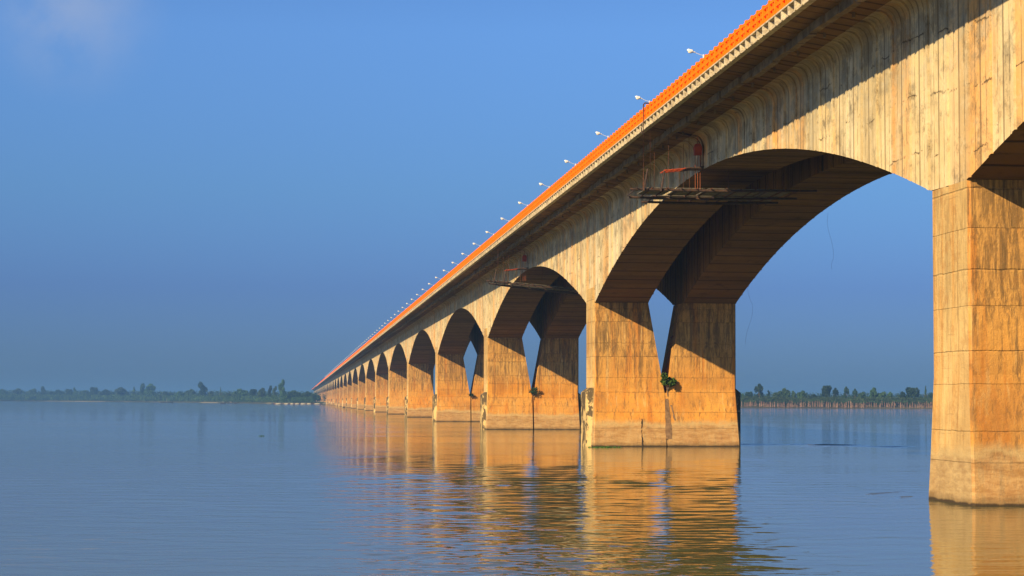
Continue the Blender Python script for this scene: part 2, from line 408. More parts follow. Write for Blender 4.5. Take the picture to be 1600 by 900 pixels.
near = tag(empty('road_bridge'), 'long concrete arched-girder road bridge with orange railing, nearer carriageway of the pair', 'bridge', 'twin river bridges')
far = tag(empty('road_bridge', (CX, 0, 0)), 'twin concrete bridge behind the near one, its shaded girder seen through the arches', 'bridge', 'twin river bridges')
far.location = (0, 0, 0)
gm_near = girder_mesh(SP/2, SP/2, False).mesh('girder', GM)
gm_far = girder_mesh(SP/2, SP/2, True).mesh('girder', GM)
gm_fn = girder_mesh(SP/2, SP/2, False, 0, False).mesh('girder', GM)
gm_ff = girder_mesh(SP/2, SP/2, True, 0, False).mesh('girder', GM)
sm_near = shaft_mesh(False).mesh('pier', [M['pier'], M['pier_side']])
sm_far = shaft_mesh(True).mesh('pier', [M['pier'], M['pier_side']])
lm_n = ledge_mesh(False).mesh('pier_ledge', M['ledge']); lm_f = ledge_mesh(True).mesh('pier_ledge', M['ledge'])
pm_n = pilaster_mesh(False).mesh('pilaster', M['pier_side']); pm_f = pilaster_mesh(True).mesh('pilaster', M['pier_side'])

# stepped longitudinal beam hung under the overhanging slab
def beam_mesh(n=20):
    mb = MB(); g = random.Random(5); L = SP/2-.6
    for s in (-1, 1):
        for i in range(n):
            a = L*i/n; b_ = L*(i+1)/n; dx = g.uniform(-.09, .09); dz = g.uniform(-.08, .06)
            mb.box(-3.02+dx, min(s*(a+.14), s*(b_-.14)), 26.42+dz, -2.58+dx, max(s*(a+.14), s*(b_-.14)), 27.0)
            mb.box(-2.90, s*b_-.10, 26.66, -2.66, s*b_+.10, 26.98)
            if i % 2: mb.box(-1.9, s*(a+1.3)-.08, 26.45, -1.75, s*(a+1.3)+.08, 26.9)       # drain spouts
    return mb
M['beam'] = plain('dark_beam_concrete', (.10, .075, .045), (.24, .18, .11), 1.2, .9, .05)  # darker brown concrete for the beam
bm = beam_mesh().mesh('stiffening_beam', M['beam'])
# orange parapet: three rails with infill blocks, and a pale coping below
def rail_mesh(lb, lf, xm=None):
    mb = MB(); lo, hi = -lb+.1, lf-.1
    X = (lambda a, b_: (CX-b_, CX-a)) if xm else (lambda a, b_: (a, b_))
    for (z0, z1, a, b_) in ((27.66, 27.86, -4.89, -4.64), (28.10, 28.27, -4.88, -4.64), (28.52, 28.70, -4.88, -4.64), (27.86, 28.10, -4.68, -4.64), (28.27, 28.52, -4.68, -4.64)):
        x0, x1 = X(a, b_); mb.box(x0, lo, z0, x1, hi, z1)
    y = lo+.75
    while y < hi-.3:
        x0, x1 = X(-4.84, -4.68); mb.box(x0, y-.10, 27.86, x1, y+.10, 28.10); mb.box(x0, y-.10, 28.27, x1, y+.10, 28.52); y += 1.5
    return mb
def coping_mesh(lb, lf, xm=None):
    mb = MB(); lo, hi = -lb+.1, lf-.1
    X = (lambda a, b_: (CX-b_, CX-a)) if xm else (lambda a, b_: (a, b_))
    x0, x1 = X(-4.93, -4.2); mb.box(x0, lo, 27.56, x1, hi, 27.66)
    x0, x1 = X(-4.80, -4.40); mb.box(x0, lo, 27.02, x1, hi, 27.10)
    x0, x1 = X(-4.555, -4.45); mb.box(x0, lo, 27.13, x1, hi, 27.56)
    return mb
rm = rail_mesh(SP/2, SP/2).mesh('railing', M['orange']); cm = coping_mesh(SP/2, SP/2).mesh('deck_edge', M['slab_edge'])
rmf = rail_mesh(SP/2, SP/2, True).mesh('railing', M['orange']); cmf = coping_mesh(SP/2, SP/2, True).mesh('deck_edge', M['slab_edge'])

for i, yp in enumerate(PIERS):
    lb = SP/2 if i != 2 else 59.55; lf = SP/2 if i != 1 else 59.55
    special = i in (1, 2)
    fine = i < 9
    if special:
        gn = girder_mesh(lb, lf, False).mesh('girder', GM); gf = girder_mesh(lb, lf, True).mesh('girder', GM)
        rl = rail_mesh(lb, lf).mesh('railing', M['orange']); cl = coping_mesh(lb, lf).mesh('deck_edge', M['slab_edge'])
    else:
        gn, gf = (gm_near, gm_far) if fine else (gm_fn, gm_ff); rl, cl = rm, cm
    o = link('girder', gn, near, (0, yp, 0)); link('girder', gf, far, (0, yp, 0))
    if i < 14: link('stiffening_beam', bm, o, (0, 0, 0))
    link('railing', rl, near, (0, yp, 0)); link('deck_edge', cl, near, (0, yp, 0))
    link('railing', rmf, far, (0, yp, 0)); link('deck_edge', cmf, far, (0, yp, 0))
    if i == 0: continue
    a = link('pier', sm_near, near, (0, yp, 0)); b_ = link('pier', sm_far, far, (0, yp, 0))
    if i >= 2:
        link('pier_ledge', lm_n, a); link('pier_ledge', lm_f, b_)
        link('pilaster', pm_n, a); link('pilaster', pm_f, b_)
    if i == 2:
        pier2 = a
        mb = MB()       # grout closing the slot
        mb.loft([[(7.7, -3.6, -3), (8.15, -3.6, -3), (8.15, 2, -3), (7.7, 2, -3)], [(7.7, -3.55, .5), (8.15, -3.55, .5), (8.15, 2, .5), (7.7, 2, .5)],
                 [(7.7, -3.1, 3.3), (8.15, -3.1, 3.3), (8.15, 2, 3.3), (7.7, 2, 3.3)], [(7.7, -2.72, 5.95), (8.15, -2.72, 5.95), (8.15, 2, 5.95), (7.7, 2, 5.95)]])
        mb.build('slot_filling', M['pier'], a)

# posts and brackets of the near edge: the hundred nearest one by one, the rest as one part each
pb = MB(); pb.box(-4.915, -.15, 27.662, -4.62, .15, 28.78); pb.box(-4.90, -.12, 28.78, -4.64, .12, 28.81)
postm = pb.mesh('railing_post', M['orange'])
bb = MB()
bb.loft([[(-4.90, -.12, 27.0), (-4.90, .12, 27.0), (-4.90, .12, 27.55), (-4.90, -.12, 27.55)], [(-4.56, -.17, 27.0), (-4.56, .17, 27.0), (-4.56, .17, 27.55), (-4.56, -.17, 27.55)]])
bb2 = MB(); bb2.loft([[(-4.88, -.07, 27.30), (-4.88, .07, 27.30), (-4.88, .07, 27.54), (-4.88, -.07, 27.54)], [(-4.605, -.07, 27.10), (-4.605, .07, 27.10), (-4.605, .07, 27.55), (-4.605, -.07, 27.55)]])
brm = bb.mesh('edge_bracket', M['slab_edge'])
y0 = 93.1-60.65+.1
for k in range(100):
    yy = y0+1.5*(k+36)
    link('railing_post', postm, near, (0, yy, 0)); link('edge_bracket', brm, near, (0, yy, 0))
pa = MB(); ba = MB()
yy = y0+1.5*136
while yy < 3200:
    pa.box(-4.915, yy-.15, 27.662, -4.62, yy+.15, 28.80)
    ba.box(-4.90, yy-.15, 27.0, -4.56, yy+.15, 27.555)
    yy += 1.5
yy = y0
while yy < y0+1.5*35.5:
    pa.box(-4.915, yy-.15, 27.662, -4.62, yy+.15, 28.80); yy += 1.5
tag(pa.build('railing_posts', M['orange'], near), kind='stuff'); tag(ba.build('edge_brackets', M['slab_edge'], near), kind='stuff')

# scar of old mortar, crack and rusty rods on the second pier
def face_y(z):  # camera-facing plane of the pier foot
    pts = [(-6, -4.1), (0, -3.75), (2.6, -3.3), (5.9, -2.78), (6.35, -2.72), (20, -2.72)]
    for (a, b_), (c_, d_) in zip(pts, pts[1:]):
        if z <= c_: return b_+(d_-b_)*(z-a)/(c_-a)
    return -2.72
def ragged(zlo, zhi, xc, wfun, mat, name, th=.05, n=24, parent=None):
    mb = MB(); rings = []
    for i in range(n+1):
        z = zlo+(zhi-zlo)*i/n; w = wfun(i/n); xa = xc(z)-w+rnd.uniform(-.05, .05); xb = xc(z)+w+rnd.uniform(-.05, .05); fy = face_y(z)
        rings.append([(xa, fy+.05, z), (xb, fy+.05, z), (xb-.02, fy-th, z), (xa+.02, fy-th, z)])
    mb.loft(rings); return mb.build(name, mat, parent)
ragged(.9, 5.3, lambda z: 8.15-.03*(z-1), lambda s: .36*(1-.55*s*s), M['patch'], 'mortar_patch', .035, parent=pier2)
ragged(2.9, 4.6, lambda z: 8.85-.22*(z-3), lambda s: .10, M['patch'], 'mortar_smear', .03, 10, pier2)
ragged(-.2, 3.1, lambda z: 5.15+.05*math.sin(z*3), lambda s: .07+.03*math.sin(s*9), M['dark'], 'crack', .012, 20, pier2)
mb = MB(); mb.tube([(9.65, -.3, 12.6), (8.9, -.6, 12.1)], .05, 6); mb.build('projecting_rod', M['black_steel'], pier2)
mb = MB(); mb.tube([(9.3, -.3, 11.1), (8.9, -.4, 11.1)], .04, 6); mb.build('projecting_rod', M['black_steel'], pier2)

# ------------------------------------------------------------------ hanging inspection platforms
def platform(y0, tilt=0.0, xr=9.3):
    root = empty('hanging_platform', (0, y0, 22.0))
    g = random.Random(11)
    for (yy, xa, xb, z) in ((0, -6.1, xr, .05), (5.6, -5.2, xr-.2, 0), (9.2, -3.5, 8.4, 0)):
        mb = MB(); mb.tube([(xa, yy, z), ((xa+xb)/2, yy, z-.05+tilt*.5), (xb, yy, z+.1+tilt)], .10, 8)
        mb.tube([(xa+.2, yy+.15, z+.02), (xb-.4, yy+.1, z+.05+tilt)], .06, 6)
        mb.build('bearer', M['black_steel'], root)
    for k in range(12):
        x = -5.4+k*1.22; mb = MB()
        tz = tilt*(x+6)/15
        mb.tube([(x-.15, -.3+g.uniform(-.2, .2), .16+tz), (x+g.uniform(-.1, .3), 9.4 if x > -3.5 and x < 8 else 5.9, .14+tz)], .055, 6)
        mb.build('cross_bar', M['dark_rust'] if k % 3 else M['black_steel'], root)
    mb = MB()
    for k in range(5):
        x = -4.6+k*2.5; mb.box(x, .3, .2, x+2.2, 5.3, .25)
    mb.box(-3.2, 5.9, .2, 7.6, 9.0, .24)
    if tilt: mb.v = [(a, b_, z+tilt*(a+6)/15) for a, b_, z in mb.v]
    mb.build('plank_deck', M['plank'], root)
    for k, (x, yy) in enumerate([(-4.4, .1), (-2.9, .15), (-1.2, .1), (-.6, 5.5), (2.0, .1), (-3.1, 5.5), (8.4, 5.5)]):
        mb = MB(); top = 5.0 if x < -.5 or x > 6.5 else 1.9
        mb.tube([(x, yy, 0), (x+g.uniform(-.05, .05), yy, top)], .018, 5); mb.build('hanger_rod', M['dark_rust'], root)
    for x, yy in ((-5.0, .0), (-3.6, .0)):
        mb = MB(); mb.tube([(x, yy-.2, -.1), (x+.35, yy, 1.7)], .075, 6); mb.build('upright', M['black_steel'], root)
    # small upper stage beside the web
    mb = MB()
    for yy in (-.3, .5, 1.2): mb.tube([(-3.4, yy, 1.55), (-1.3, yy, 1.8)], .055, 6)
    for k in range(5): mb.tube([(-3.2+k*.5, -.4, 1.62+k*.05), (-3.2+k*.5, 1.3, 1.62+k*.05)], .04, 6)
    mb.build('red_frame', M['red'], root)
    mb = MB(); mb.box(-1.6, -.4, 1.78, -.15, 1.3, 1.86)
    for yy in (-.3, .5, 1.2): mb.tube([(-1.8, yy, 1.7), (-.1, yy, 1.95)], .05, 6)
    mb.build('upper_stage', M['black_steel'], root)
    return root
p1 = tag(platform(151.8), 'dark steel inspection platform of bars hanging under the nearest full arch', 'platform', 'platforms hung under the arches')
p2 = tag(platform(271.3, -1.3, 7.5), 'smaller drooping inspection platform under the second arch from the right', 'platform', 'platforms hung under the arches')
for (yy, lab) in ((151.8, 'red steel box hung against the girder above the nearest hanging platform'), (272.0, 'small red box hung against the girder above the second arch platform')):
    root = empty('hanging_box', (-.55, yy, 25.0))
    mb = MB(); mb.loft([[(-.28, -.28, -.1), (.28, -.28, -.1), (.28, .28, -.1), (-.28, .28, -.1)], [(-.30, -.3, .55), (.3, -.3, .55), (.3, .3, .55), (-.3, .3, .55)], [(-.2, -.2, .8), (.2, -.2, .8), (.2, .2, .8), (-.2, .2, .8)]])
    mb.build('casing', M['red'], root)
    mb = MB()
    for x in (-.2, 0, .2): mb.tube([(x, 0, -.1), (x, 0, -2.9)], .025, 5)
    mb.tube([(0, 0, .8), (0, 0, 1.4)], .03, 5); mb.build('suspension_rod', M['rust'], root)
    tag(root, lab, 'box', 'red boxes under the deck')
mb = MB(); mb.tube([(-4.45, 0, 6.75), (-4.5, 0, 6.95), (-4.98, 0, 6.98), (-5.08, 0, 6.85), (-5.08, 0, .1)], .055, 8)
hp = empty('hooked_pole', (0, 151.3, 22.0)); mb.build('pole', M['dark_rust'], hp)
mb = MB(); mb.tube([(-5.08, 0, 4.6), (-5.25, 0, 4.5), (-5.25, 0, 5.0)], .05, 6); mb.build('hook', M['black_steel'], hp)
tag(hp, 'tall rusty pole hooked over the orange railing, reaching down to the hanging platform', 'pole')
def cable(pts, label):
    mb = MB(); V = [Vector(p) for p in pts]; sm = []
    for i in range(len(V)-1):
        for k in range(5):
            s = k/5; p = V[i].lerp(V[i+1], s); p.x += .12*math.sin(s*math.pi)*(1 if i % 2 else -1); sm.append(p)
    sm.append(V[-1]); mb.tube(sm, .008, 5); tag(mb.build('loose_cable', M['black_steel']), label, 'cable', 'cables dangling from the bridge')
cable([(15.9, 172, 22.4), (16.0, 172, 20.5), (16.4, 172, 18.2), (16.25, 172, 17.2)], 'thin dark cable dangling in the sky just left of the nearest pier')
cable([(16.3, 206, 17.9), (16.9, 206, 15.6), (16.6, 206, 13.6), (16.1, 206, 11.3)], 'thin cable hanging beside the right edge of the second pier')

# ------------------------------------------------------------------ street lamps
def make_lamp():
    root = empty('street_lamp')
    mb = MB(); mb.tube([(0, 0, 0), (0, 0, 12.75)], .11, 8, r1=.07); mb.build('pole', M['galv'], root)
    mb = MB(); mb.tube([(0, 0, 0), (0, 0, .5)], .17, 8); mb.build('base_sleeve', M['galv'], root)
    mb = MB(); mb.tube([(.05, 0, 12.62), (-.4, 0, 12.75), (-1.0, 0, 12.98)], .028, 6); mb.build('arm', M['galv'], root)
    h = mb = MB()
    def ring(x, w, zt, zb): return [(x, -w, zb+.04), (x, -w*.6, zb), (x, w*.6, zb), (x, w, zb+.04), (x, w*.8, zt-.03), (x, w*.3, zt), (x, -w*.3, zt), (x, -w*.8, zt-.03)]
    mb.loft([ring(-.85, .06, 13.02, 12.90), ring(-1.05, .09, 13.08, 12.92), ring(-1.15, .17, 13.22, 12.95), ring(-1.55, .17, 13.30, 13.0), ring(-1.70, .06, 13.24, 13.12)])
    hd = mb.build('lamp_head', M['galv'], root)
    mb = MB(); mb.blob((-1.38, 0, 13.0), (.24, .16, .17), 10, 6); mb.build('lens', M['lens'], hd)
    return root
lamp = make_lamp()
ORD = ['first', 'second', 'third', 'fourth', 'fifth', 'sixth', 'seventh', 'eighth', 'ninth', 'tenth', 'eleventh', 'twelfth', 'thirteenth', 'fourteenth', 'fifteenth', 'sixteenth', 'seventeenth', 'eighteenth']
ys = 190.3
for k in range(92):
    o = lamp if k == 0 else copy_tree(lamp)
    o.location = (8.15, ys+30.32*k, 27.5)
    if k == 0: lab = 'white street lamp above the railing, largest and rightmost of the whole row'
    elif k < len(ORD): lab = '%s street lamp from the right in the row above the orange railing' % ORD[k]
    else: lab = 'speck-sized street lamp among those merging toward the far end of the bridge'
    tag(o, lab, 'street lamp', 'street lamps along the bridge')
# strip of deck between the carriageways carrying the lamps
mb = MB(); mb.box(7.86, -80, 27.2, 7.99, 4140, 27.5); mb.build('median_strip', M['slab_edge'], near)
mb = MB(); mb.box(8.01, -80, 27.2, 8.4, 4140, 27.5); mb.build('median_strip', M['slab_edge'], far)

# ------------------------------------------------------------------ bushes in the V of the piers
def bush(loc, r, n, label, leafs=.16, dark=False):
    root = empty('bush', loc)
    mb = MB()
    cl = [(rnd.uniform(-.6, .6), rnd.uniform(-.35, .35), rnd.uniform(-.15, .75), rnd.uniform(.3, .5)) for _ in range(9)]
    for _ in range(n):
        cx_, cy_, cz_, cr = rnd.choice(cl); d = Vector((rnd.gauss(0,1), rnd.gauss(0,1), rnd.gauss(0,1))).normalized()*cr*rnd.uniform(.5, 1)
        mb.leaf(((cx_+d.x)*r, (cy_+d.y)*r, (cz_+d.z)*r), leafs)
    mb.build('leaves', M['leaf'] if dark else M['bushleaf'], root)
    mb = MB()
    for c_ in cl[:6]: mb.tube([(0, .35*r, -.95*r), (c_[0]*.3*r, .15*r, -.4*r), (c_[0]*r, c_[1]*r, c_[2]*r)], .05*r, 5, r1=.02*r)
    mb.tube([(0, .35*r, -.9*r), (.05, .3*r, -1.5*r)], .05*r, 5)
    mb.build('stem', M['bark'], root)
    tag(root, label, 'bush', 'bushes rooted in the pier slots')
bush((8.1, 212.3-3.15, 7.05), 1.0, 750, 'bright green leafy bush sprouting from the V of the second pier')
bush((7.95, 333.6-3.3, 6.5), .85, 350, 'small dark bush in the V of the third pier from the right', .15, True)
bush((7.95, 454.9-3.3, 6.2), .75, 200, 'tiny dark scrub in the V of the fourth pier from the right', .15, True)

# ------------------------------------------------------------------ water, banks
import numpy as np
def wave_sheet():
    """the near river: a real rippled surface, rows closer together near the bank we stand on"""
    nr, nc = 620, 1150
    tv = np.linspace(15000/285.0, 15000/30.0, 8)
    q = np.linspace(300.0, 26.0, nr)                    # 1/distance steps
    Z = 15000.0/q; A = np.linspace(-.305, .305, nc)
    ZZ, AA = np.meshgrid(Z, A, indexing='ij')
    X = CAM.x + FH.x*ZZ + RH.x*AA*ZZ; Y = CAM.y + FH.y*ZZ + RH.y*AA*ZZ
    step = ZZ*ZZ/15000.0*(274.0/nr); g = np.random.RandomState(4)
    H = np.zeros_like(X); G1 = np.zeros_like(X); G2 = np.zeros_like(X)
    for k in range(16):                                  # broad patches of wind
        L = g.uniform(18, 70); a = g.uniform(0, 6.28); G1 += np.sin((X*math.cos(a)*.6+Y*math.sin(a))*6.283/L+g.uniform(0, 6.28))
    patch = 1/(1+np.exp(-(G1/2.8)*1.6))
    bear = AA*3000+800
    mid = np.exp(-((bear-880)/330)**4)*np.clip((218-ZZ)/60, 0, 1)
    amp = .22+.20*patch+.62*mid*(.35+.65*patch)
    calm = np.exp(-((ZZ-206)/9)**2)*.6*(bear > 700)*(bear < 1170); amp = amp*(1-calm)
    amp = amp*(1-.55*np.clip((bear-1190)/80, 0, 1))
    for k in range(120):
        L = .45*(4.2/.45)**(g.uniform()**1.2); a = math.pi/2+g.normal(0, .55); kx, ky = math.cos(a)*6.283/L, math.sin(a)*6.283/L
        w_ = np.clip(L/(3.2*step)-.6, 0, 1)
        ph = g.uniform(0, 6.283)
        wob = .8*np.sin(X*.11+k)+.6*np.sin(Y*.07+k*1.7)
        sl = .0105*(L/1.6)**-.25
        H += w_*sl/(6.283/L)*np.sin(kx*X+ky*Y+ph+wob)
    H = H*amp
    edge = np.clip((500-ZZ)/60, 0, 1)*np.clip((ZZ-50)/3, 0, 1)*np.clip((.305-np.abs(AA))/.04, 0, 1)
    H = edge*(H+.055)
    V = np.stack([X, Y, H], -1).reshape(-1, 3)
    i = np.arange(nr-1)[:, None]*nc+np.arange(nc-1)[None, :]; i = i.reshape(-1)
    Q = np.stack([i, i+1, i+nc+1, i+nc], -1)
    # skirt and the wide flat river a hand's breadth lower
    b_ = [0, nc-1, nr*nc-1, (nr-1)*nc]
    base = len(V); sk = V[b_].copy(); sk[:, 2] = -.4
    big = np.array([(-9000, -3000, -.003), (12000, -3000, -.003), (12000, 12000, -.003), (-9000, 12000, -.003)])
    V = np.concatenate([V, big]); Q = np.concatenate([Q, [[base, base+1, base+2, base+3]]])
    me = bpy.data.meshes.new('water'); me.vertices.add(len(V)); me.vertices.foreach_set('co', V.astype(np.float32).ravel())
    me.loops.add(Q.size); me.loops.foreach_set('vertex_index', Q.astype(np.int32).ravel())
    me.polygons.add(len(Q)); me.polygons.foreach_set('loop_start', np.arange(0, Q.size, 4, dtype=np.int32))
    me.polygons.foreach_set('use_smooth', np.ones(len(Q), dtype=bool))
    me.update(calc_edges=True); me.validate(); me.materials.append(M['water'])
    return me
water = tag(link('water', wave_sheet()), kind='structure')
def ripple(pts, wd, h, seed):
    """a low swell lying on the surface"""
    mb = MB(); rings = []; V = [Vector(p) for p in pts]; g = random.Random(seed)
    P_ = []
    for a, b_ in zip(V, V[1:]):
        n = max(2, int((b_-a).length/.8)); P_ += [a.lerp(b_, i/n) for i in range(n)]
    P_.append(V[-1]); N = len(P_)
    prof = [(-1, -.03), (-.6, .25), (-.25, .8), (0, 1), (.25, .8), (.6, .25), (1, -.03)]
    for i, p in enumerate(P_):
        d = (P_[min(i+1, N-1)]-P_[max(0, i-1)]).normalized(); nrm = Vector((-d.y, d.x, 0))
        e = min(1, i/4, (N-1-i)/4)*(.45+1.7*mnoise.noise(Vector((p.x*.12, p.y*.12, seed*1.7))))
        e = max(e, 0.02)
        off = nrm*mnoise.noise(Vector((p.x*.2, 3.3, seed)))*wd*.8
        rings.append([(p+off+nrm*s*wd*.5)+Vector((0, 0, hh*h*e-.004)) for s, hh in prof])
    for a, b_ in zip(rings, rings[1:]):
        for j in range(len(prof)-1): mb.poly([a[j], b_[j], b_[j+1], a[j+1]])
    me = mb.mesh('ripple', M['water']); 
    for p in me.polygons: p.use_smooth = True
    return link('ripple', me, water, (0, 0, .05))
def wpt(px, py):      # bearing and drop below the horizon -> a point of the river surface
    d = 5.0*F/(py-hor(px)); return ground_at(px, d)
ripple([wpt(1380, 783), wpt(1402, 777.5), wpt(1440, 775.5), wpt(1500, 775)], .45, .10, 1)
ripple([wpt(1357, 781), wpt(1384, 785.5), wpt(1420, 788), wpt(1462, 790.5)], .5, .11, 2)
ripple([wpt(1374, 778), wpt(1350, 773), wpt(1440, 766)], .4, .05, 3)
for k, (xa, xb, yy) in enumerate([(1130, 1300, 694.6), (1240, 1460, 695.6), (1160, 1440, 698), (1120, 1200, 697)]):
    ripple([wpt(xa, yy+rnd.uniform(-.4, .4)), wpt((xa+xb)/2, yy+rnd.uniform(-.5, .5)), wpt(xb, yy)], 1.0, .11, 5+k)
g = random.Random(21)
for k in range(26):
    xa = g.uniform(1165, 1260); yy = g.uniform(725, 880); L = g.uniform(8, 26)
    ripple([wpt(xa, yy), wpt(xa+L, yy+g.uniform(-1, 1))], .35, .075, 40+k)

SHORE = [(-120, 4300), (0, 4200), (80, 4100), (150, 3900), (250, 3500), (330, 3050), (400, 2700), (440, 2450), (480, 2330), (520, 2290), (700, 2150), (900, 1950), (1050, 1750), (1160, 1640), (1300, 1600), (1450, 1560), (1600, 1500), (1760, 1400)]
def shore_d(px):
    for (a, b_), (c_, d_) in zip(SHORE, SHORE[1:]):
        if px <= c_: return b_+(d_-b_)*(px-a)/(c_-a)
    return SHORE[-1][1]
mb = MB(); rows = []
pxs = [-120+i*8 for i in range(236)]
for px in pxs:
    d0 = shore_d(px)*(1+.012*mnoise.noise(Vector((px*.02, 0, 0)))+.004*mnoise.noise(Vector((px*.11, 5, 0))))
    row = []
    for k, (dd, zz) in enumerate([(-25, -.6), (0, .02), (14, .8), (40, 1.7), (90, 2.3), (400, 2.8), (1500, 3.2), (6500, 3.0)]):
        p = ground_at(px, d0+dd); zz2 = zz*(1+.4*mnoise.noise(Vector((px*.05, k*2.0, 1.0)))) if k > 1 else zz
        row.append((p.x, p.y, zz2))
    rows.append(row)
for a, b_ in zip(rows, rows[1:]):
    for j in range(len(a)-1): mb.poly([a[j], b_[j], b_[j+1], a[j+1]])
tag(mb.build('terrain', M['ground']), kind='structure')

# ------------------------------------------------------------------ trees
def crown_mesh(kind, seed, n, name='crown', leaf=.045, mats='leaf'):
    g = random.Random(seed); mb = MB(); lobes = []
    if kind == 'round':
        for _ in range(13):
            a = g.uniform(0, 6.28); rr = g.uniform(.05, .32); lobes.append((rr*math.cos(a), rr*math.sin(a), g.uniform(.38, .84), g.uniform(.13, .22)))
    elif kind == 'broad':
        for _ in range(18):
            a = g.uniform(0, 6.28); rr = g.uniform(.05, .40); lobes.append((rr*math.cos(a), rr*math.sin(a), g.uniform(.25, .86-rr*.9), g.uniform(.12, .20)))
    elif kind == 'tall':
        for i in range(14):
            a = g.uniform(0, 6.28); rr = g.uniform(.0, .26); lobes.append((rr*math.cos(a), rr*math.sin(a), .22+.66*i/13, g.uniform(.11, .22)))
    elif kind == 'umbrella':
        for _ in range(12):
            a = g.uniform(0, 6.28); rr = g.uniform(.0, .36); lobes.append((rr*math.cos(a), rr*math.sin(a), .80-rr*.35+g.uniform(-.06, .06), g.uniform(.10, .17)))
        for _ in range(7): lobes.append((g.uniform(-.22, .22), g.uniform(-.22, .22), g.uniform(.15, .5), .17))
    elif kind == 'spire':
        for i in range(10): lobes.append((g.uniform(-.08, .08), g.uniform(-.08, .08), .1+.82*i/9, .30-.24*i/9))
    global rnd; old = rnd; rnd = g
    for _ in range(n):
        c_ = g.choice(lobes); d = Vector((g.gauss(0,1), g.gauss(0,1), g.gauss(0,1))).normalized()*c_[3]*g.uniform(.55, 1.05)
        mb.leaf((c_[0]+d.x, c_[1]+d.y, c_[2]+d.z*.8), leaf*g.uniform(.7, 1.4))
    rnd = old
    return mb.mesh(name, M[mats])
CR = {k: [crown_mesh(k, s+10*i, 2600, leaf=.055, mats=('leaf', 'leaf2')[i % 2]) for i in range(2)] for s, k in enumerate(('round', 'broad', 'tall', 'umbrella', 'spire'))}
tb = MB(); tb.tube([(0, 0, -.02), (.01, 0, .3), (0, .01, .6)], .03, 7, r1=.012)
for a in range(4): tb.tube([(0, 0, .3+.05*a), (.13*math.cos(a*1.7), .13*math.sin(a*1.7), .62)], .012, 5, r1=.005)
TR = tb.mesh('trunk', M['bark'])
def tree(px, top, wpx, kind, label, back=60, var=0, group='trees on the far banks'):
    d = shore_d(px)+back; p = ground_at(px, d); h = height_at(px, top, d)-2.0; wd = wpx/F*d
    root = empty('tree', (p.x, p.y, 2.0), rnd.uniform(0, 6))
    link('crown', CR[kind][var], root, sc=(wd*1.12, wd*1.12, h*1.02)); link('trunk', TR, root, sc=(h*.9, h*.9, h))
    tag(root, label, 'tree', group)
L_ = 'on the left bank'
for a in [
 (4, 605, 24, 'broad', 'low broad tree at the very left edge of the photo, on the far bank'),
 (29, 606, 20, 'round', 'rounded tree second from the left edge in the far treeline'),
 (52, 604, 17, 'broad', 'slightly taller bushy tree third from the left edge in the far treeline'),
 (70, 604.5, 12, 'tall', 'narrow bumpy tree among the leftmost clump of the far treeline'),
 (91, 606, 24, 'broad', 'wide flat-topped tree ending the leftmost clump on the far bank'),
 (109, 607, 12, 'round', 'small round tree just right of the leftmost clump on the far bank'),
 (118, 606, 8, 'tall', 'thin upright dark tree in the gap between the left bank clumps'),
 (134, 607, 20, 'broad', 'yellowish green tree above the two white specks, left part'),
 (148, 604, 12, 'round', 'dark domed tree directly above the white specks at the waterline'),
 (166, 605.5, 24, 'broad', 'wide dark tree right of the white specks on the far bank'),
 (191, 604, 22, 'round', 'big rounded tree left of the pointed one on the left bank'),
 (211, 605, 12, 'spire', 'pointed tree immediately left of the tall twin-topped tree'),
 (224, 600, 15, 'tall', 'left half of the tall twin-topped tree pair on the left bank'),
 (236, 598, 18, 'round', 'tallest rounded tree above the single masted boat, left bank'),
 (262, 609, 22, 'broad', 'low tree right behind the single masted boat'),
 (285, 609, 20, 'broad', 'low even tree between the masted boat and the tall lone tree'),
 (299, 607, 16, 'round', 'dark tree just left of the tall lone rounded tree'),
 (318, 598, 17, 'tall', 'tall rounded tree standing alone in the middle of the left bank'),
 (331, 608, 14, 'broad', 'shorter dark tree leaning on the right side of the tall lone tree'),
 (346, 605, 5, 'spire', 'thin spire-like tree above the moored boats'),
 (362, 611, 20, 'broad', 'low hazy tree right of the thin spire tree'),
 (378, 606.5, 23, 'round', 'broad domed tree behind the moored boats'),
 (397, 607, 14, 'round', 'medium tree right of the domed one behind the boats'),
 (411, 605, 16, 'round', 'green tree left of the two small purple-grey ones'),
 (423, 603.5, 10, 'tall', 'left one of two narrow adjoining trees before the very tall tree'),
 (431, 604, 10, 'tall', 'right one of two narrow adjoining trees before the very tall tree'),
 (443, 594, 14, 'tall', 'very tall hazy tree left of the bridge end, highest on the bank'),
 (462, 606.5, 26, 'broad', 'big dark mound-shaped tree beside the far end of the bridge'),
 (480, 608.5, 22, 'broad', 'dark tree sloping down toward the end of the bridge'),
 (494, 613, 18, 'broad', 'lowest dark tree touching the far piers of the bridge')]:
    px, top, wd, kind, lab = a; tree(px, top, wd, kind, lab, var=rnd.randint(0, 1), back=60 if px < 450 else 40)
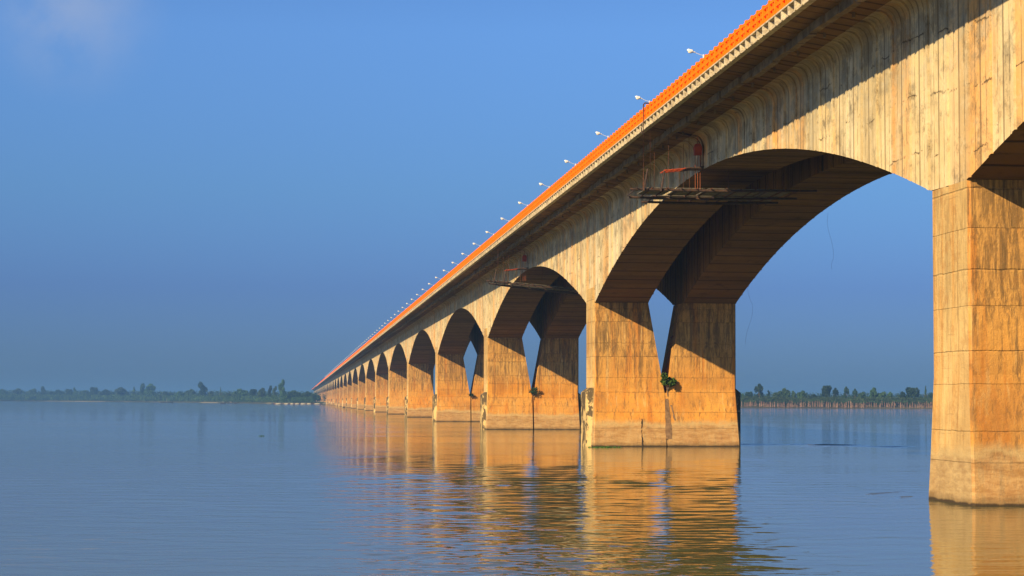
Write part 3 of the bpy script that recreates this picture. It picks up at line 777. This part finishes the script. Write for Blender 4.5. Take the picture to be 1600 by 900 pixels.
for a in [
 (1157, 609, 14, 'broad', 'tree partly hidden behind the right side of the second pier'),
 (1171, 611, 12, 'round', 'small low tree between the second pier and the flat-topped tree'),
 (1187, 598.5, 16, 'umbrella', 'tall umbrella-topped tree on the right bank near the second pier'),
 (1201, 610, 12, 'spire', 'small pointed tree right of the umbrella-topped one'),
 (1215, 607, 20, 'broad', 'left part of the wide dark clump on the right bank'),
 (1227, 605, 16, 'round', 'domed dark tree right in the wide clump near the second pier'),
 (1240, 611, 10, 'tall', 'light green slim tree after the wide dark clump'),
 (1253, 609, 16, 'round', 'small tree with a bumpy top in the middle left of the right bank'),
 (1272, 613, 24, 'broad', 'low hazy tree line gap in the middle of the right bank'),
 (1292, 601, 18, 'round', 'tall dark tree in the middle of the right bank under the arch'),
 (1305, 605, 10, 'umbrella', 'smaller flat-topped tree touching the tall middle tree'),
 (1322, 603, 11, 'umbrella', 'lollipop-shaped tree with a round head on the right bank'),
 (1336, 606.5, 9, 'umbrella', 'small leaning tree right of the lollipop-shaped one'),
 (1346, 608, 14, 'broad', 'low rounded tree in the hollow of the right bank treeline'),
 (1365, 604, 16, 'round', 'dark tree forming the top of the long sloping clump'),
 (1377, 608, 18, 'broad', 'right slope of the long sloping clump on the right bank'),
 (1391, 610, 8, 'umbrella', 'tiny round-headed tree in the gap before the last clump'),
 (1409, 608, 16, 'broad', 'left shoulder of the last clump beside the nearest pier'),
 (1424, 604, 22, 'round', 'largest dark tree of the last clump beside the nearest pier'),
 (1446, 603, 7, 'spire', 'narrow pointed tree close to the left edge of the nearest pier'),
 (1456, 610, 14, 'broad', 'tree cut off by the left edge of the nearest pier')]:
    px, top, wd, kind, lab = a; tree(px, top, wd, kind, lab, var=rnd.randint(0, 1), back=45)

def woodland(px0, px1, step, hpx, back0, back1, label, name, seed, mats='leaf'):
    g = random.Random(seed); mb = MB(); px = px0
    global rnd; old = rnd; rnd = g
    while px < px1:
        d = shore_d(px)+g.uniform(back0, back1); p = ground_at(px, d)
        h = hpx(px)/F*d*g.uniform(.7, 1.12); wd = h*g.uniform(.5, .9)
        for _ in range(70):
            v = Vector((g.gauss(0,1), g.gauss(0,1), g.gauss(0,1))).normalized()*g.uniform(.6, 1)
            zc = 2+h*.55+v.z*h*.5
            mb.leaf((p.x+v.x*wd*.6, p.y+v.y*wd*.6, max(1.2, zc)), d/F*g.uniform(.7, 1.5))
        px += step*g.uniform(.5, 1.5)
    rnd = old
    tag(mb.build(name, M[mats]), label, 'woodland', kind='stuff')
woodland(-60, 498, .9, lambda p: 15 if p < 330 else 16, 80, 220, 'hazy continuous woodland behind the trees of the left bank', 'woodland', 31)
woodland(-60, 490, .9, lambda p: 9, 8, 40, 'low green scrub along the waterline of the left bank', 'riverside_scrub', 32, 'leaf2')
woodland(505, 1150, 2.2, lambda p: 14, 60, 200, 'distant woodland glimpsed between the bridge piers', 'woodland', 33)
woodland(1140, 1640, .9, lambda p: 19, 55, 200, 'hazy continuous woodland behind the trees of the right bank', 'woodland', 34)
woodland(1140, 1640, .6, lambda p: 13, 22, 40, 'dense mid green plantation canopy on the right bank', 'plantation_canopy', 35, 'leaf2')

# pale stemmed plants at the water's edge of the right bank
def stem_plant(seed):
    g = random.Random(seed); mb = MB(); h = 4.2+g.uniform(-.6, .8)
    mb.tube([(0, 0, -.5), (g.uniform(-.3, .3), 0, h)], .26, 6, m=0, r1=.16)
    for k in range(9):
        a = g.uniform(0, 6.28); L = g.uniform(1.4, 2.2); t_ = Vector((0, 0, h))
        m1 = t_+Vector((math.cos(a)*L*.5, math.sin(a)*L*.5, L*.5)); m2 = t_+Vector((math.cos(a)*L, math.sin(a)*L, L*.15))
        s = Vector((-math.sin(a), math.cos(a), 0))*.3
        mb.poly([t_, m1-s, m1+s], 1); mb.poly([m1-s, m2, m1+s], 1)
    return mb.mesh('stem_plant', [M['pale_trunk'], M['leaf2']])
SPM = [stem_plant(s) for s in range(4)]
g = random.Random(8); px = 1152
while px < 1462:
    d = shore_d(px)+g.uniform(10, 20); p = ground_at(px, d)
    o = link('palm', g.choice(SPM), None, (p.x, p.y, .7), g.uniform(0, 6), (1, 1, g.uniform(.75, 1.2)))
    tag(o, 'one of the pale-stemmed small palms crowding the right bank waterline', 'palm', 'palms lining the right bank')
    px += g.choice((1.2, 1.8, 2.4, 3.6))*g.uniform(.7, 1.2)

# ------------------------------------------------------------------ boats
def hull_mesh(L, B, H):
    mb = MB(); n = 10; rings = []
    for i in range(n+1):
        s = -1+2*i/n; w_ = B/2*max(.06, (1-abs(s)**2.6)); sh = H*(1+.7*abs(s)**3)
        x = s*L/2; rings.append([(x, -w_, sh), (x, -w_*.75, .1*H), (x, 0, -.3*H if abs(s) < .9 else .2*H), (x, w_*.75, .1*H), (x, w_, sh), (x, w_*.85, sh-.06), (x, 0, H*.55+(.5*H*abs(s)**3)), (x, -w_*.85, sh-.06)])
    mb.loft(rings); return mb
def boat(px, py, wpx, label, kind='mast', hull='hull', rz=None, hh=.9, group='country boats off the left bank'):
    d = 5.0*F/(py-hor(px)); p = ground_at(px, d); L = wpx/F*d
    root = empty('boat', (p.x, p.y, 0), -YAW*1.0 if rz is None else rz)
    hull_mesh(L, L*.26, hh).build('hull', M[hull], root)
    if kind in ('mast', 'cabin'):
        mb = MB(); mb.tube([(0, 0, .2), (0, 0, L*.42)], .09, 6, r1=.05); mb.build('mast', M['galv'], root)
    if kind == 'cabin':
        mb = MB(); mb.box(L*.05, -L*.08, hh*.6, L*.35, L*.08, hh+1.1); mb.box(L*.02, -L*.1, hh+1.1, L*.38, L*.1, hh+1.2); mb.build('cabin', M['plank'], root)
    if kind == 'load':
        mb = MB(); mb.blob((0, 0, hh*.75), (L*.42, L*.14, .95), 14, 8, .06); mb.build('sand_load', M['sand'], root)
    if kind == 'white':
        mb = MB(); mb.blob((0, 0, hh*.7), (L*.35, L*.12, 1.3), 12, 6, .05); mb.build('canopy', M['white'], root)
    tag(root, label, 'boat', group)
boat(262, 629.4, 20, 'long dark boat with a thin mast lying alone off the left bank', 'mast')
boat(350, 630.8, 9, 'dark square-ended boat with a mast, leftmost of the moored cluster', 'mast', hh=1.3)
boat(361, 630.4, 9, 'low dark boat just right of the masted boat in the cluster', 'cabin')
boat(369.5, 631.0, 6, 'smallest dark boat in the moored cluster', 'plain')
boat(381, 629.6, 15, 'brownish larger boat with a cabin at the right end of the cluster', 'cabin', 'hull_red', hh=1.3)
boat(429, 631.3, 7, 'small dark boat lying left of the sand boats', 'plain')
boat(150, 626.8, 5, 'left one of two tiny white-covered boats by the left bank', 'white')
boat(160, 626.9, 6, 'right one of two tiny white-covered boats by the left bank', 'white')
names = ['leftmost and widest sand boat of the moored row', 'second sand boat from the left in the moored row', 'small third sand boat from the left in the moored row', 'fourth sand boat from the left in the moored row',
         'long fifth sand boat from the left, its pale load touching the next', 'sixth sand boat from the left with a rounded pale load', 'seventh sand boat from the left, wide pale heap', 'last sand boat of the row, touching the bridge piers']
for (px, wd), nm in zip([(436, 13), (449, 9), (457.5, 7), (465.5, 9), (475, 11), (484, 10), (497, 12), (509, 10)], names):
    boat(px, 631.6, wd, nm, 'load', 'hull_red', hh=.7, group='sand boats moored by the bridge')
boat(538.5, 637, 4, 'tiny dark rowing boat on the water in front of the far piers', 'plain', hh=.45, group='small craft')

def weed(px, py, n, r, label):
    p = wpt(px, py); mb = MB()
    for _ in range(n):
        a = rnd.uniform(0, 6.28); q = rnd.uniform(0, r); mb.leaf((q*math.cos(a)*2.0, q*math.sin(a)*.5, rnd.uniform(.02, .14)), .09)
    tag(mb.build('floating_weed', M['bushleaf'], None, (p.x, p.y, 0)), label, 'floating plant', 'floating weeds')
weed(410, 682, 60, .22, 'tiny dark clump of weed floating alone on the open water at left')
weed(946, 699.6, 400, 1.0, 'green weed caught against the foot of the second pier')

# a lorry on the far deck
tr = empty('truck', (-3.2, 2450, 27.5)); mb = MB(); mb.box(-1.1, -3, .9, 1.1, 2.2, 3.4); mb.build('cargo_body', M['black_steel'], tr)
mb = MB(); mb.loft([[(-1.05, 2.3, .6), (1.05, 2.3, .6), (1.05, 4.2, .6), (-1.05, 4.2, .6)], [(-1.05, 2.3, 1.8), (1.05, 2.3, 1.8), (1.05, 4.2, 1.8), (-1.05, 4.2, 1.8)], [(-1, 2.3, 2.8), (1, 2.3, 2.8), (1, 3.8, 2.8), (-1, 3.8, 2.8)]])
mb.build('cab', M['hull'], tr)
for yy in (-2, -.9, 3.2):
    for x in (-1, 1):
        mb = MB(); mb.tube([(x-.14, yy, .5), (x+.14, yy, .5)], .5, 12); mb.build('wheel', M['hull'], tr)
tag(tr, 'tiny dark truck driving on the deck near the far end', 'truck')

# ------------------------------------------------------------------ air
hz = MB(); hz.box(-8500, -300, -7.5, 11000, 11500, 62)
m = bpy.data.materials.new('haze'); m.use_nodes = True; nt = m.node_tree
for n in list(nt.nodes):
    if n.type == 'BSDF_PRINCIPLED': nt.nodes.remove(n)
vol = nt.nodes.new('ShaderNodeVolumePrincipled'); vol.inputs['Density'].default_value = 1.7e-4
vol.inputs['Color'].default_value = (.15, .35, .74, 1); vol.inputs['Anisotropy'].default_value = 0.0
nt.links.new(vol.outputs[0], nt.nodes['Material Output'].inputs['Volume'])
tag(hz.build('haze', m), kind='stuff')

# ------------------------------------------------------------------ light
SUN = Vector((-1, -.85, .72)).normalized()      # towards the sun
el = math.asin(SUN.z); az = math.atan2(SUN.x, SUN.y)
sd = bpy.data.lights.new('sun', 'SUN'); sd.energy = 5.0; sd.angle = R(.6); sd.color = (1, .76, .42)
so = bpy.data.objects.new('sun', sd); col.objects.link(so); so.rotation_euler = (-SUN).to_track_quat('-Z', 'Y').to_euler()
wd = bpy.data.worlds.new('World'); scene.world = wd; wd.use_nodes = True
t = NT(wd.node_tree); bg = wd.node_tree.nodes['Background']
sky = t.node('ShaderNodeTexSky', sky_type='NISHITA'); sky.sun_disc = False; sky.sun_elevation = el; sky.sun_rotation = az % (2*math.pi)
sky.air_density = 1.0; sky.dust_density = .6; sky.ozone_density = 2.0; sky.altitude = 50
geo = t.node('ShaderNodeTexCoord').outputs['Generated']
dx, dy, dz = t.sep(geo)
rp = t.node('ShaderNodeValToRGB'); t.L.new(dz, rp.inputs[0]); e = rp.color_ramp.elements
e[0].position = .012; e[0].color = rgb(.15, .275, .63); e[1].position = .5; e[1].color = rgb(.34, .50, .78)
for p_, c_ in ((.058, (.172, .285, .65)), (.108, (.26, .43, .73)), (.19, (.40, .62, .97))):
    q = e.new(p_); q.color = rgb(*c_)
tint = rp.outputs[0]
c = t.mix(1.0, sky.outputs[0], tint, 'MULTIPLY')
# faint dissolving cloud, upper left
cd_ = (f + r2*((110-800)/F) + u2*((450-10)/F)).normalized()
dist = t.vmath('DISTANCE', geo, tuple(cd_))
cm_ = t.math('MULTIPLY', t.step(dist, .055, .0), t.step(t.noise(geo, 22, 5, .55), .35, .68))
c = t.mix(t.math('MULTIPLY', cm_, .6), c, rgb(2.5, 3.2, 4.8))
t.L.new(c, bg.inputs['Color']); bg.inputs['Strength'].default_value = .08

scene.view_settings.view_transform = 'Standard'; scene.view_settings.look = 'None'
scene.view_settings.exposure = .75; scene.view_settings.gamma = 1
scene.render.engine = 'CYCLES'
scene.cycles.use_denoising = True
scene.cycles.max_bounces = 8; scene.cycles.volume_bounces = 1
